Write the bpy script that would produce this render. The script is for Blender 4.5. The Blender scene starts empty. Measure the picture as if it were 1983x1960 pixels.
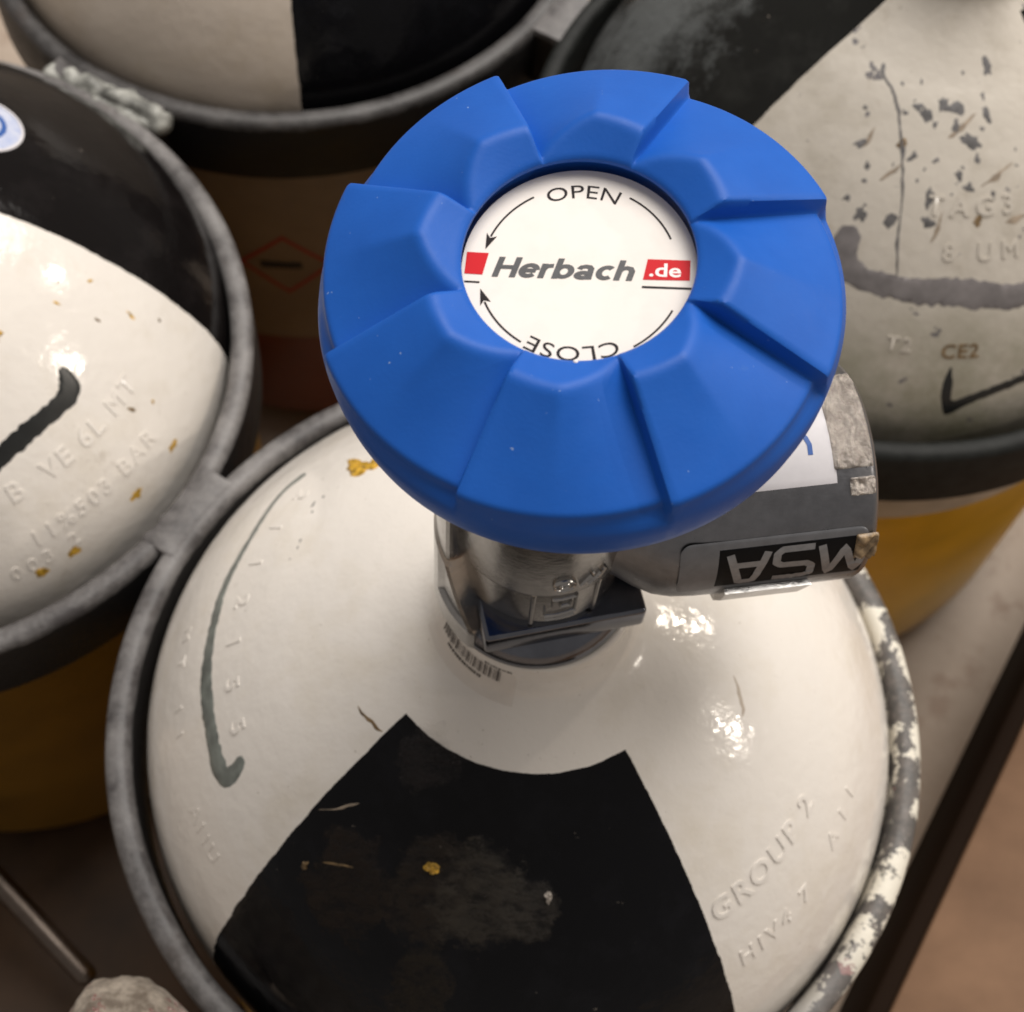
import bpy, bmesh, math, random
from mathutils import Vector, Matrix, noise
random.seed(7)
MM = 0.001
PI = math.pi
R = math.radians
sc = bpy.context.scene

# ------------------------------------------------------------------ camera
camd = bpy.data.cameras.new('camera')
cam = bpy.data.objects.new('camera', camd)
sc.collection.objects.link(cam)
rx = Vector((0.9957907124758428, 0.08156109577033661, 0.04181679810309731))
ry = Vector((-0.0916561888082481, 0.8861134498769949, 0.45431497554035905))
rz = rx.cross(ry).normalized()
rot = Matrix((rx, ry, rz)).transposed().to_4x4()
cam.matrix_world = Matrix.Translation(Vector((-4.487, -97.694, 274.999)) * MM) @ rot
camd.sensor_fit = 'HORIZONTAL'
camd.sensor_width = 36.0
camd.lens = 2962.73 / 1983.0 * 36.0
camd.clip_start = 0.01
camd.clip_end = 50.0
camd.dof.use_dof = True
camd.dof.focus_distance = 0.186
camd.dof.aperture_fstop = camd.lens / 1.45
sc.camera = cam

# ------------------------------------------------------------------ light
w = bpy.data.worlds.new('World')
sc.world = w
w.use_nodes = True
w.node_tree.nodes['Background'].inputs[0].default_value = (1.0, 0.92, 0.85, 1)
w.node_tree.nodes['Background'].inputs[1].default_value = 0.27


def area(name, loc, target, size, power, col, size_y=None):
    d = bpy.data.lights.new(name, 'AREA')
    d.energy = power
    d.color = col
    d.shape = 'RECTANGLE'
    d.size = size
    d.size_y = size_y or size
    o = bpy.data.objects.new(name, d)
    sc.collection.objects.link(o)
    o.location = loc
    o.rotation_euler = (Vector(target) - Vector(loc)).to_track_quat('-Z', 'Y').to_euler()
    return o


area('ceiling_light', (0.30, 0.80, 1.60), (0, 0, 0), 1.3, 42.0, (1.0, 0.955, 0.905))
area('lamp_right', (2.9, 0.0, 1.42), (0, 0, 0), 0.06, 12.0, (1.0, 0.90, 0.78))
area('lamp_right_far', (2.05, 1.15, 1.45), (0, 0, 0), 0.055, 7.0, (1.0, 0.88, 0.74))
sc.view_settings.view_transform = 'Standard'
sc.view_settings.look = 'None'
sc.view_settings.exposure = 0.0
sc.view_settings.gamma = 1.0
sc.render.engine = 'CYCLES'


# ------------------------------------------------------------------ node helpers
class NT:
    def __init__(self, name):
        self.m = bpy.data.materials.new(name)
        self.m.use_nodes = True
        self.t = self.m.node_tree
        self.b = self.t.nodes['Principled BSDF']
        self.tc = None

    def n(self, kind, **kw):
        x = self.t.nodes.new(kind)
        for k, v in kw.items():
            setattr(x, k, v)
        return x

    def l(self, a, b):
        self.t.links.new(a, b)

    def obj(self):
        if not self.tc:
            self.tc = self.n('ShaderNodeTexCoord')
        return self.tc.outputs['Object']

    def noise(self, scale, detail=4, rough=0.5, vec=None, stretch=None):
        x = self.n('ShaderNodeTexNoise')
        x.inputs['Scale'].default_value = scale
        x.inputs['Detail'].default_value = detail
        x.inputs['Roughness'].default_value = rough
        v = vec or self.obj()
        if stretch:
            mp = self.n('ShaderNodeMapping')
            mp.inputs['Scale'].default_value = stretch
            self.l(v, mp.inputs['Vector'])
            v = mp.outputs['Vector']
        self.l(v, x.inputs['Vector'])
        return x.outputs['Fac']

    def vor(self, scale, feature='F1', out='Distance'):
        x = self.n('ShaderNodeTexVoronoi')
        x.feature = feature
        x.inputs['Scale'].default_value = scale
        self.l(self.obj(), x.inputs['Vector'])
        return x.outputs[out]

    def math(self, op, a, b=0.0, c=0.0, clamp=False):
        x = self.n('ShaderNodeMath', operation=op)
        x.use_clamp = clamp
        for i, v in enumerate((a, b, c)):
            if isinstance(v, (int, float)):
                x.inputs[i].default_value = v
            else:
                self.l(v, x.inputs[i])
        return x.outputs[0]

    def ramp(self, fac, lo, hi, a=0.0, b=1.0):
        x = self.n('ShaderNodeMapRange')
        x.inputs['From Min'].default_value = lo
        x.inputs['From Max'].default_value = hi
        x.inputs['To Min'].default_value = a
        x.inputs['To Max'].default_value = b
        self.l(fac, x.inputs['Value'])
        return x.outputs['Result']

    def mix(self, fac, a, b):
        x = self.n('ShaderNodeMix', data_type='RGBA')
        for k, v in ((6, a), (7, b)):
            if isinstance(v, tuple):
                x.inputs[k].default_value = (*v, 1) if len(v) == 3 else v
            else:
                self.l(v, x.inputs[k])
        if isinstance(fac, (int, float)):
            x.inputs[0].default_value = fac
        else:
            self.l(fac, x.inputs[0])
        return x.outputs[2]

    def xyz(self):
        x = self.n('ShaderNodeSeparateXYZ')
        self.l(self.obj(), x.inputs[0])
        return x.outputs

    def bump(self, h, strength, dist):
        x = self.n('ShaderNodeBump')
        x.inputs['Strength'].default_value = strength
        x.inputs['Distance'].default_value = dist
        self.l(h, x.inputs['Height'])
        self.l(x.outputs['Normal'], self.b.inputs['Normal'])
        return x

    def set(self, **kw):
        names = dict(color='Base Color', rough='Roughness', metal='Metallic', spec='Specular IOR Level',
                     coat='Coat Weight', coat_rough='Coat Roughness', sss='Subsurface Weight',
                     trans='Transmission Weight', sheen='Sheen Weight')
        for k, v in kw.items():
            s = self.b.inputs[names[k]]
            if isinstance(v, tuple):
                s.default_value = (*v, 1)
            elif isinstance(v, (int, float)):
                s.default_value = v
            else:
                self.l(v, s)
        return self


def srgb(r, g, b):
    f = lambda c: (c / 255 / 12.92) if c / 255 <= 0.04045 else ((c / 255 + 0.055) / 1.055) ** 2.4
    return (f(r), f(g), f(b))


def simple(name, col, rough=0.5, metal=0.0, var=0.0, vs=300, bump=0.0, bs=900, coat=0.0, spec=0.5):
    m = NT(name)
    if var:
        n = m.noise(vs, 5, 0.6)
        d = tuple(c * (1 - var) for c in col)
        b = tuple(min(1, c * (1 + var)) for c in col)
        m.set(color=m.mix(m.ramp(n, 0.3, 0.7), d, b))
    else:
        m.set(color=col)
    m.set(rough=rough, metal=metal, coat=coat, spec=spec)
    if bump:
        m.bump(m.noise(bs, 3, 0.5), bump, 0.0001)
    return m.m


WHITE = (0.77, 0.725, 0.67)
BLACK = (0.004, 0.004, 0.005)


def shoulder_mat(name, wedges, white=WHITE, inner=26.3, chips=0.0, scuff=None, black=BLACK, grime=0.25, wr=0.11,
                 fog=None, fog_lo=0.15, fog_soft=0.75):
    """glossy paint: white dome, black quarters between angles (deg), chips, scuffs"""
    m = NT(name)
    o = m.xyz()
    ang = m.math('MULTIPLY', m.math('ARCTAN2', o[1], o[0]), 180 / PI)
    rad = m.math('MULTIPLY', m.math('SQRT', m.math('ADD', m.math('MULTIPLY', o[0], o[0]),
                                                   m.math('MULTIPLY', o[1], o[1]))), 1000.0)
    edge = m.math('SUBTRACT', m.noise(260, 5, 0.65), 0.5)
    ang = m.math('ADD', ang, m.math('MULTIPLY', edge, 1.1))
    mask = None
    for a0, a1 in wedges:
        c, h = (a0 + a1) / 2, (a1 - a0) / 2
        d = m.math('SUBTRACT', ang, c)
        d = m.math('ADD', d, 180.0)
        d = m.math('FLOORED_MODULO', d, 360.0)
        d = m.math('ABSOLUTE', m.math('SUBTRACT', d, 180.0))
        k = m.math('MULTIPLY', m.math('LESS_THAN', d, h), 1.0)
        mask = k if mask is None else m.math('MAXIMUM', mask, k)
    rr = m.math('ADD', rad, m.math('MULTIPLY', edge, 0.6))
    mask = m.math('MULTIPLY', mask, m.math('GREATER_THAN', rr, inner))
    # white, slightly dirty
    g = m.noise(55, 6, 0.65)
    wcol = m.mix(m.ramp(g, 0.50, 0.80), white, tuple(c * (1 - grime) for c in (white[0], white[1] * 0.97, white[2] * 0.9)))
    fine = m.noise(900, 3, 0.7)
    wcol = m.mix(m.ramp(fine, 0.705, 0.73, 0, 0.5), wcol, (0.25, 0.2, 0.14))
    sm = m.noise(110, 6, 0.7, stretch=(1, 2.6, 1.4))
    wcol = m.mix(m.ramp(sm, 0.66, 0.76, 0, 0.30), wcol, (0.32, 0.27, 0.2))
    if chips > 1:
        low = m.ramp(rad, 57, 72, 0.0, 0.75)
        low.node.clamp = True
        gr = m.math('MULTIPLY', low, m.ramp(m.noise(60, 6, 0.7), 0.35, 0.65))
        wcol = m.mix(gr, wcol, (0.20, 0.20, 0.12))
    if chips:
        c1 = m.noise(150, 5, 0.6)
        wcol = m.mix(m.math('GREATER_THAN', c1, 0.735 - chips * 0.055), wcol, (0.16, 0.15, 0.155))
        c2 = m.noise(70, 8, 0.75, stretch=(1.6, 1, 1))
        wcol = m.mix(m.ramp(c2, 0.60, 0.72, 0, 0.45), wcol, (0.30, 0.24, 0.17))
    bn = m.noise(120, 6, 0.6)
    bcol = m.mix(m.ramp(bn, 0.5, 0.85), black, tuple(c * 2.2 for c in black))
    rough_b = 0.14
    sn = m.noise(420, 5, 0.65)
    bcol = m.mix(m.ramp(sn, 0.715, 0.74, 0, 0.8), bcol, (0.22, 0.19, 0.16))
    bh = None
    if fog:
        # worn scuffs on the black paint; on the right cylinder a painted highlight
        for (fx, fy, fr, fc) in fog:
            dx = m.math('SUBTRACT', o[0], fx * MM)
            dy = m.math('SUBTRACT', o[1], fy * MM)
            dd = m.math('SQRT', m.math('ADD', m.math('MULTIPLY', dx, dx), m.math('MULTIPLY', dy, dy)))
            dd = m.math('ADD', dd, m.math('MULTIPLY', m.math('SUBTRACT', m.noise(62, 8, 0.75), 0.5), fr * 3.4 * MM))
            f = m.ramp(dd, fr * MM * fog_soft, fr * MM, 1.0, 0.0)
            f.node.clamp = True
            tex = m.ramp(m.noise(230, 8, 0.8, stretch=(1, 2.2, 1)), 0.42, 0.66, fog_lo, 1.0)
            fm = m.math('MULTIPLY', f, tex)
            bcol = m.mix(fm, bcol, fc)
            bh = fm if bh is None else m.math('MAXIMUM', bh, fm)
    col = m.mix(mask, wcol, bcol)
    m.set(color=col)
    rn = m.ramp(m.noise(200, 5, 0.6), 0.35, 0.75, wr - 0.04, wr + 0.14)
    rough = m.math('ADD', m.math('MULTIPLY', m.math('SUBTRACT', 1.0, mask), rn), m.math('MULTIPLY', mask, rough_b))
    if bh is not None:
        rough = m.math('ADD', rough, m.math('MULTIPLY', m.math('MULTIPLY', bh, mask), 0.35))
    m.set(rough=rough, spec=m.ramp(mask, 0, 1, 0.5, 0.16))
    h = m.math('ADD', m.math('MULTIPLY', m.noise(420, 2, 0.5), 0.55), m.math('MULTIPLY', m.noise(95, 3, 0.5), 0.9))
    h = m.math('ADD', h, m.math('MULTIPLY', m.noise(1500, 2, 0.5), 0.10))
    if bh is not None:
        h = m.math('ADD', h, m.math('MULTIPLY', m.math('MULTIPLY', bh, m.noise(600, 6, 0.8)), 2.0))
    h = m.math('SUBTRACT', h, m.math('MULTIPLY', mask, -0.25))
    m.bump(h, 0.7, 0.00028)
    return m.m


M = {}
M['shoulder_front'] = shoulder_mat('white_paint_front', [(-135.8, -52.9), (44, 127)], grime=0.12,
                                   fog=[(-24, -42, 7, (0.020, 0.013, 0.009)), (-14, -43, 7, (0.028, 0.020, 0.014)), (-4, -45, 7, (0.052, 0.045, 0.036)), (3, -45, 4.5, (0.045, 0.040, 0.034)),
                                        (-16, -26, 5.5, (0.022, 0.018, 0.018)), (-12, -55, 5, (0.022, 0.017, 0.011))])
M['shoulder_left'] = shoulder_mat('white_paint_left', [(2.5, 87), (182, 267)], chips=0.2, grime=0.15,
black=(0.006, 0.005, 0.005))
M['shoulder_back'] = shoulder_mat('white_paint_back', [(-78.8, 5), (101, 185)], white=(0.60, 0.52, 0.44), grime=0.15, wr=0.30)
M['shoulder_right'] = shoulder_mat('white_paint_right', [(-225, -141), (-45, 40)], white=(0.56, 0.515, 0.45), inner=17, chips=1.25,
                                   grime=0.3, wr=0.36, black=(0.012, 0.012, 0.011),
                                   fog=[(-60, 6, 24, (0.13, 0.138, 0.138)),], fog_lo=0.8, fog_soft=0.25)  # soft grey-green highlight at the dome's left, painted into the black


def body_mat(name, col):
    m = NT(name)
    n = m.noise(35, 5, 0.6)
    m.set(color=m.mix(m.ramp(n, 0.4, 0.75), col, tuple(c * 0.7 for c in col)), rough=0.35)
    m.bump(m.noise(250, 3), 0.3, 0.0002)
    return m.m


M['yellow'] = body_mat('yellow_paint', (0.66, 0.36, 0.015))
M['ochre'] = body_mat('ochre_paint', (0.20, 0.098, 0.006))  # darker copy of the yellow; shade on the left body put into its colour
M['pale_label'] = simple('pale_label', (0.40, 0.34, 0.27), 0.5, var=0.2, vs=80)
M['orange'] = body_mat('orange_paint', (0.24, 0.055, 0.008))  # orange body colour darkened for the shade it stands in
M['cream_label'] = simple('kraft_label', (0.27, 0.20, 0.135), 0.6, var=0.15, vs=60)  # cream band, its colour darkened for the shade under the ring
M['red_print'] = simple('red_print', (0.42, 0.05, 0.03), 0.6)
M['dark_print'] = simple('dark_print', (0.03, 0.025, 0.022), 0.6)

# handwheel plastic
m = NT('blue_plastic')
n = m.noise(140, 4, 0.6)
c = m.mix(m.ramp(n, 0.3, 0.7), (0.010, 0.094, 0.43), (0.012, 0.106, 0.47))
c = m.mix(m.ramp(m.noise(1300, 2, 0.5), 0.765, 0.79, 0, 0.55), c, (0.35, 0.45, 0.62))
c = m.mix(m.ramp(m.noise(240, 7, 0.75, stretch=(1, 3, 1)), 0.66, 0.80, 0, 0.22), c, (0.10, 0.20, 0.42))
m.set(color=c)
m.set(rough=m.ramp(m.noise(300, 6, 0.7), 0.3, 0.8, 0.42, 0.56), spec=0.24)
m.bump(m.math('ADD', m.noise(2300, 2, 0.5), m.math('MULTIPLY', m.noise(90, 2), 2.0)), 0.18, 0.00008)
M['blue'] = m.m
m = NT('white_disc')
m.set(color=m.mix(m.ramp(m.noise(220, 5, 0.6), 0.45, 0.8), (0.82, 0.77, 0.72), (0.76, 0.71, 0.66)), rough=0.5, spec=0.25)
M['disc'] = m.m
M['ink_black'] = simple('black_print', (0.012, 0.008, 0.010), 0.5, spec=0.15)
M['ink_grey'] = simple('grey_print', (0.045, 0.045, 0.05), 0.5, var=0.25, vs=1200)
M['ink_red'] = simple('red_block_print', (0.60, 0.008, 0.016), 0.5, spec=0.15)
M['ink_white'] = simple('white_print', (0.85, 0.80, 0.77), 0.45)


def metal(name, col, rough, scr=0.0, bump=0.25):
    m = NT(name)
    n = m.noise(260, 6, 0.65)
    m.set(color=m.mix(m.ramp(n, 0.35, 0.75), col, tuple(c * 0.72 for c in col)), metal=1.0)
    r = m.ramp(m.noise(500, 5, 0.7), 0.3, 0.8, rough * 0.75, rough * 1.35)
    m.set(rough=r)
    h = m.math('ADD', m.noise(1400, 3, 0.6), m.math('MULTIPLY', m.noise(180, 3, 0.6), 1.6))
    if scr:
        h = m.math('ADD', h, m.math('MULTIPLY', m.noise(240, 4, 0.8, stretch=(1, 14, 14)), scr))
    m.bump(h, bump, 0.00012)
    return m.m


M['nickel'] = metal('nickel_plated_brass', (0.43, 0.42, 0.41), 0.23, 0.5, 0.22)
M['nickel_dark'] = metal('nickel_lower', (0.17, 0.18, 0.21), 0.16, 0, 0.12)  # darker nickel colour stands in for dark reflections on flange and neck
M['barrel'] = metal('nickel_barrel', (0.25, 0.255, 0.275), 0.34, 1.2, 0.2)
M['grey_sticker'] = simple('silver_foil', (0.20, 0.205, 0.22), 0.42, 0.4, var=0.12, vs=500, bump=0.2, bs=1200)
M['sticker_black'] = simple('sticker_black', (0.004, 0.004, 0.005), 0.5, spec=0.15, var=0.3, vs=800, bump=0.3)
M['sticker_letter'] = simple('sticker_letter', (0.30, 0.31, 0.33), 0.35, 0.5, var=0.15, vs=900, bump=0.3)
M['paper'] = simple('white_paper', (0.62, 0.60, 0.62), 0.6, var=0.04, vs=500)
M['blue_ink'] = simple('blue_ink', (0.02, 0.09, 0.33), 0.5)
# crinkled tape
m = NT('crinkled_tape')
m.set(color=m.mix(m.ramp(m.noise(500, 6, 0.7), 0.35, 0.7), (0.66, 0.60, 0.54), (0.30, 0.26, 0.23)), rough=0.16, metal=0.6)
m.bump(m.math('ADD', m.noise(700, 6, 0.75), m.math('MULTIPLY', m.vor(260, 'DISTANCE_TO_EDGE'), 0.8)), 1.0, 0.0007)
M['tape'] = m.m
M['torn'] = simple('torn_paper', (0.26, 0.18, 0.10), 0.4, var=0.6, vs=900, bump=1.0, bs=900)
M['stroke_grey'] = simple('grey_green_marker', (0.155, 0.17, 0.155), 0.30, var=0.35, vs=350)
M['stroke_black'] = simple('black_marker', (0.012, 0.013, 0.013), 0.30, var=0.3, vs=350)
M['stroke_mauve'] = simple('mauve_grey_marker', (0.19, 0.175, 0.175), 0.4, var=0.25, vs=250)
M['rust'] = simple('rust_scratch', (0.17, 0.11, 0.05), 0.7, var=0.6, vs=900)
M['scrape'] = simple('brown_scrape', (0.30, 0.24, 0.18), 0.5, var=0.4, vs=500)
M['chip_grey'] = simple('bare_primer', (0.12, 0.115, 0.115), 0.5, var=0.4, vs=700)
M['yellow_chip'] = simple('yellow_chip', (0.50, 0.29, 0.03), 0.35, var=0.75, vs=900, bump=1.0, bs=700)
M['white_chip'] = simple('white_chip', (0.5, 0.45, 0.4), 0.4, var=0.5, vs=900, bump=1.0, bs=900)


def emboss_mat(name, col):
    return simple(name, col, 0.2, var=0.06, vs=300, coat=0.3)


M['emboss_white'] = emboss_mat('stamped_white', WHITE)
M['emboss_right'] = emboss_mat('stamped_right', (0.56, 0.515, 0.45))

# rack paint: grey steel top with chips, black outer face
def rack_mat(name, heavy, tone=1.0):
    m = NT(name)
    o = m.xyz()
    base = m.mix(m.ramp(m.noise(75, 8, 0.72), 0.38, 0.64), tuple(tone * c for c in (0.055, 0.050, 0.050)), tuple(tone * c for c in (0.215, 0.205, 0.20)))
    base = m.mix(m.ramp(m.noise(420, 4, 0.7), 0.68, 0.76, 0, 0.7), base, (0.5, 0.47, 0.43))
    base = m.mix(m.ramp(m.noise(48, 8, 0.75), 0.56, 0.68, 0, 0.7), base, (0.055, 0.042, 0.036))
    pink = m.math('GREATER_THAN', m.noise(150, 2, 0.5), 0.765)
    base = m.mix(m.math('MULTIPLY', pink, 0.8), base, (0.40, 0.09, 0.11))
    if heavy:
        # chipped cream paint towards +x, over dark steel
        reg = m.ramp(o[0], 0.050, 0.066)
        reg.node.clamp = True
        reg2 = m.ramp(o[1], 0.036, 0.012)
        reg2.node.clamp = True
        reg = m.math('MULTIPLY', reg, 1.0)
        dark = m.mix(m.ramp(m.noise(500, 5, 0.7), 0.4, 0.75), (0.075, 0.07, 0.065), (0.17, 0.145, 0.13))
        pk = m.math('GREATER_THAN', m.noise(90, 3, 0.5), 0.70)
        dark = m.mix(m.math('MULTIPLY', pk, 0.6), dark, (0.42, 0.20, 0.19))
        chip = m.math('GREATER_THAN', m.noise(105, 8, 0.72), 0.505)
        heavyc = m.mix(chip, dark, (0.66, 0.62, 0.53))
        base = m.mix(reg, base, heavyc)
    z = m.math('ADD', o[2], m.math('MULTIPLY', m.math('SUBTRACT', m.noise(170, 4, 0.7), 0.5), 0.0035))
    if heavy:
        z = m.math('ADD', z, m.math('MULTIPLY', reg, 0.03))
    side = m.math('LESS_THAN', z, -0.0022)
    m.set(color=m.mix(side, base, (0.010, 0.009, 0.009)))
    m.set(rough=m.ramp(m.noise(300, 4, 0.6), 0.3, 0.8, 0.38, 0.6), spec=0.4)
    m.bump(m.noise(420, 5, 0.7), 0.6, 0.0003)
    return m.m


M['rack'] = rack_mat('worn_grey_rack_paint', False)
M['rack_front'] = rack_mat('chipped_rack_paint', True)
M['rack_dim'] = rack_mat('dull_rack_paint', False, 0.5)  # same rack paint at lower tone, shade on the back ring painted in
M['rack_pale'] = simple('pale_crusted_paint', (0.30, 0.30, 0.275), 0.5, var=0.8, vs=190, bump=1.0, bs=500)
M['rack_green'] = simple('dark_green_rack_paint', (0.011, 0.012, 0.011), 0.6, spec=0.25, var=0.5, vs=300, bump=0.8, bs=500)
m = NT('crusted_paint')
c = m.mix(m.ramp(m.noise(330, 6, 0.7), 0.4, 0.65), (0.26, 0.21, 0.165), (0.66, 0.57, 0.47))
c = m.mix(m.math('GREATER_THAN', m.noise(260, 5, 0.7), 0.62), c, (0.40, 0.13, 0.13))
c = m.mix(m.math('GREATER_THAN', m.noise(260, 5, 0.7), 0.655), c, (0.78, 0.72, 0.64))
m.set(color=c, rough=0.3)
m.bump(m.noise(800, 7, 0.8), 1.0, 0.0011)
M['crust'] = m.m
# floor
m = NT('concrete')
c = m.mix(m.ramp(m.noise(14, 6, 0.65), 0.35, 0.65), (0.33, 0.26, 0.20), (0.44, 0.36, 0.29))
c = m.mix(m.ramp(m.noise(60, 5, 0.6), 0.56, 0.66, 0, 0.7), c, (0.26, 0.18, 0.13))
m.set(color=c, rough=0.65)
m.bump(m.noise(220, 4), 0.4, 0.001)
M['floor'] = m.m
m = NT('brown_board')
c = m.mix(m.ramp(m.noise(18, 6, 0.6, stretch=(1, 1.5, 1)), 0.35, 0.65), (0.14, 0.075, 0.038), (0.23, 0.13, 0.072))
c = m.mix(m.ramp(m.noise(48, 2, 0.5), 0.66, 0.72, 0, 0.7), c, (0.36, 0.25, 0.165))
m.set(color=c, rough=0.6, spec=0.25)
M['board'] = m.m
M['board_edge'] = simple('dark_edge', (0.012, 0.006, 0.003), 0.8, spec=0.1)  # near-black colour painted for the shadow along the board
M['timber'] = simple('dark_timber', (0.06, 0.032, 0.015), 0.6, var=0.6, vs=22)  # dark brown of the sheet that darkens the lower left corner
M['timber_steel'] = metal('dull_steel', (0.16, 0.13, 0.11), 0.35)
# round sticker
m = NT('round_sticker')
c = m.mix(m.ramp(m.noise(500, 4, 0.7), 0.35, 0.7), (0.36, 0.42, 0.62), (0.58, 0.60, 0.68))
m.set(color=c, rough=0.5)
M['round_sticker'] = m.m


# ------------------------------------------------------------------ object helpers
def link(name, me, mats, parent=None, smooth=True, auto=None):
    o = bpy.data.objects.new(name, me)
    sc.collection.objects.link(o)
    for mm in (mats if isinstance(mats, (list, tuple)) else [mats]):
        me.materials.append(mm)
    if smooth:
        for p in me.polygons:
            p.use_smooth = True
        if auto:
            me.set_sharp_from_angle(angle=R(auto))
    if parent:
        o.parent = parent
    return o


def mesh(name, verts, faces, mats, parent=None, smooth=True, auto=None, recalc=False):
    me = bpy.data.meshes.new(name)
    me.from_pydata([(v[0] * MM, v[1] * MM, v[2] * MM) for v in verts], [], faces)
    if recalc:
        bm = bmesh.new()
        bm.from_mesh(me)
        bmesh.ops.recalc_face_normals(bm, faces=bm.faces)
        bm.to_mesh(me)
        bm.free()
    me.update()
    return link(name, me, mats, parent, smooth, auto)


def thing(name, label, cat, loc=(0, 0, 0), group=None):
    o = bpy.data.objects.new(name, None)
    sc.collection.objects.link(o)
    o.location = Vector(loc) * MM
    o.empty_display_size = 0.02
    o['label'] = label
    o['category'] = cat
    if group:
        o['group'] = group
    return o


def lathe(name, prof, mats, parent=None, n=192, auto=None, closed=False, rf=None):
    """prof: list of (r, z); rf(phi) -> radius offset"""
    verts, faces = [], []
    k = len(prof)
    for i in range(n):
        a = 2 * PI * i / n
        d = rf(a) if rf else 0.0
        for (r, z) in prof:
            verts.append(((r + d) * math.cos(a), (r + d) * math.sin(a), z))
    for i in range(n):
        j = (i + 1) % n
        for q in range(k - 1 if not closed else k):
            q2 = (q + 1) % k
            faces.append((i * k + q, j * k + q, j * k + q2, i * k + q2))
    return mesh(name, verts, faces, mats, parent, True, auto, recalc=True)


def smooth_prof(P, steps=8):
    out = []
    n = len(P)
    for i in range(n - 1):
        p0, p1, p2, p3 = P[max(i - 1, 0)], P[i], P[i + 1], P[min(i + 2, n - 1)]
        for s in range(steps):
            t = s / steps
            out.append(tuple(.5 * (2 * p1[k] + (-p0[k] + p2[k]) * t + (2 * p0[k] - 5 * p1[k] + 4 * p2[k] - p3[k]) * t * t
                                   + (-p0[k] + 3 * p1[k] - 3 * p2[k] + p3[k]) * t ** 3) for k in (0, 1)))
    out.append(tuple(P[-1]))
    return out


DOME = [(13.6, 60.5), (15.0, 60), (15.3, 55), (17.5, 50.5), (23, 47.5), (32, 43.2), (44, 35.5), (55, 25), (63.3, 14), (68.9, 3), (71, -9),
        (71, -20)]
DOME_R = [(11.5, 62), (12.5, 59), (14, 55.5), (18, 52), (24, 48.3), (32, 43.9), (44, 35.5), (55, 25), (63.3, 14), (68.9, 3), (71, -9), (71, -20)]
DP = smooth_prof(DOME[1:], 12)
DPR = smooth_prof(DOME_R[1:], 12)


def dome_z(r, s=1.0):
    """height and outward normal (nr, nz) of the shoulder at radius r"""
    r /= s
    D_ = DP if s == 1.0 else DPR
    for i in range(len(D_) - 1):
        a, b = D_[i], D_[i + 1]
        if a[0] <= r <= b[0] and b[0] > a[0]:
            t = (r - a[0]) / (b[0] - a[0])
            z = a[1] + (b[1] - a[1]) * t
            dx, dz = b[0] - a[0], b[1] - a[1]
            L = math.hypot(dx, dz)
            return z * s, -dz / L, dx / L
    return 0.0, 1.0, 0.0


def on_dome(phi, r, h=0.0, s=1.0):
    z, nr, nz = dome_z(r, s)
    rr = r + nr * h
    return (rr * math.cos(phi), rr * math.sin(phi), z + nz * h)


def moved(a, r, s):
    if s == 1.0:
        return a, r
    x, y = r * math.cos(R(a)) - 2.2, r * math.sin(R(a)) - 3.0
    return math.degrees(math.atan2(y, x)), math.hypot(x, y)


def ribbon(name, pts, mat, parent, s=1.0, h=0.06, rag=0.30, step=0.5):
    """pts: (phi deg, r, half width mm): a stroke of paint laid on the shoulder"""
    P = []
    pts = [(*moved(a, r, s), wd) for a, r, wd in pts]
    xy = [(r * math.cos(R(a)), r * math.sin(R(a)), wd) for a, r, wd in pts]
    n = len(xy)
    for i in range(n - 1):
        p0, p1, p2, p3 = xy[max(i - 1, 0)], xy[i], xy[i + 1], xy[min(i + 2, n - 1)]
        L = math.hypot(p2[0] - p1[0], p2[1] - p1[1])
        m_ = max(2, int(L / step))
        for q in range(m_):
            t = q / m_
            P.append([.5 * (2 * p1[k] + (-p0[k] + p2[k]) * t + (2 * p0[k] - 5 * p1[k] + 4 * p2[k] - p3[k]) * t * t
                            + (-p0[k] + 3 * p1[k] - 3 * p2[k] + p3[k]) * t ** 3) for k in (0, 1, 2)])
    P.append(list(xy[-1]))
    verts, faces = [], []
    prof = [(-1, -0.05), (-0.93, 0.7), (-0.5, 1.0), (0, 1.0), (0.5, 1.0), (0.93, 0.7), (1, -0.05)]
    k = len(prof)
    for i, p in enumerate(P):
        a, b = P[max(i - 1, 0)], P[min(i + 1, len(P) - 1)]
        tx, ty = b[0] - a[0], b[1] - a[1]
        L = math.hypot(tx, ty) or 1
        nx, ny = -ty / L, tx / L
        wd = p[2]
        e = min(i, len(P) - 1 - i)
        if e < 4:
            wd *= (0.45, 0.75, 0.9, 0.97)[e]
        for (u, v) in prof:
            q = u * wd * (1 + rag * (noise.noise(Vector((p[0] * 0.8, p[1] * 0.8, u * 3)))))
            x, y = p[0] + nx * q, p[1] + ny * q
            verts.append(on_dome(math.atan2(y, x), math.hypot(x, y), h * v, s))
    for i in range(len(P) - 1):
        for q in range(k - 1):
            faces.append((i * k + q, i * k + q + 1, (i + 1) * k + q + 1, (i + 1) * k + q))
    faces.append(tuple(range(k)))
    faces.append(tuple((len(P) - 1) * k + q for q in reversed(range(k))))
    return mesh(name, verts, faces, mat, parent, True, 50, recalc=True)


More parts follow.
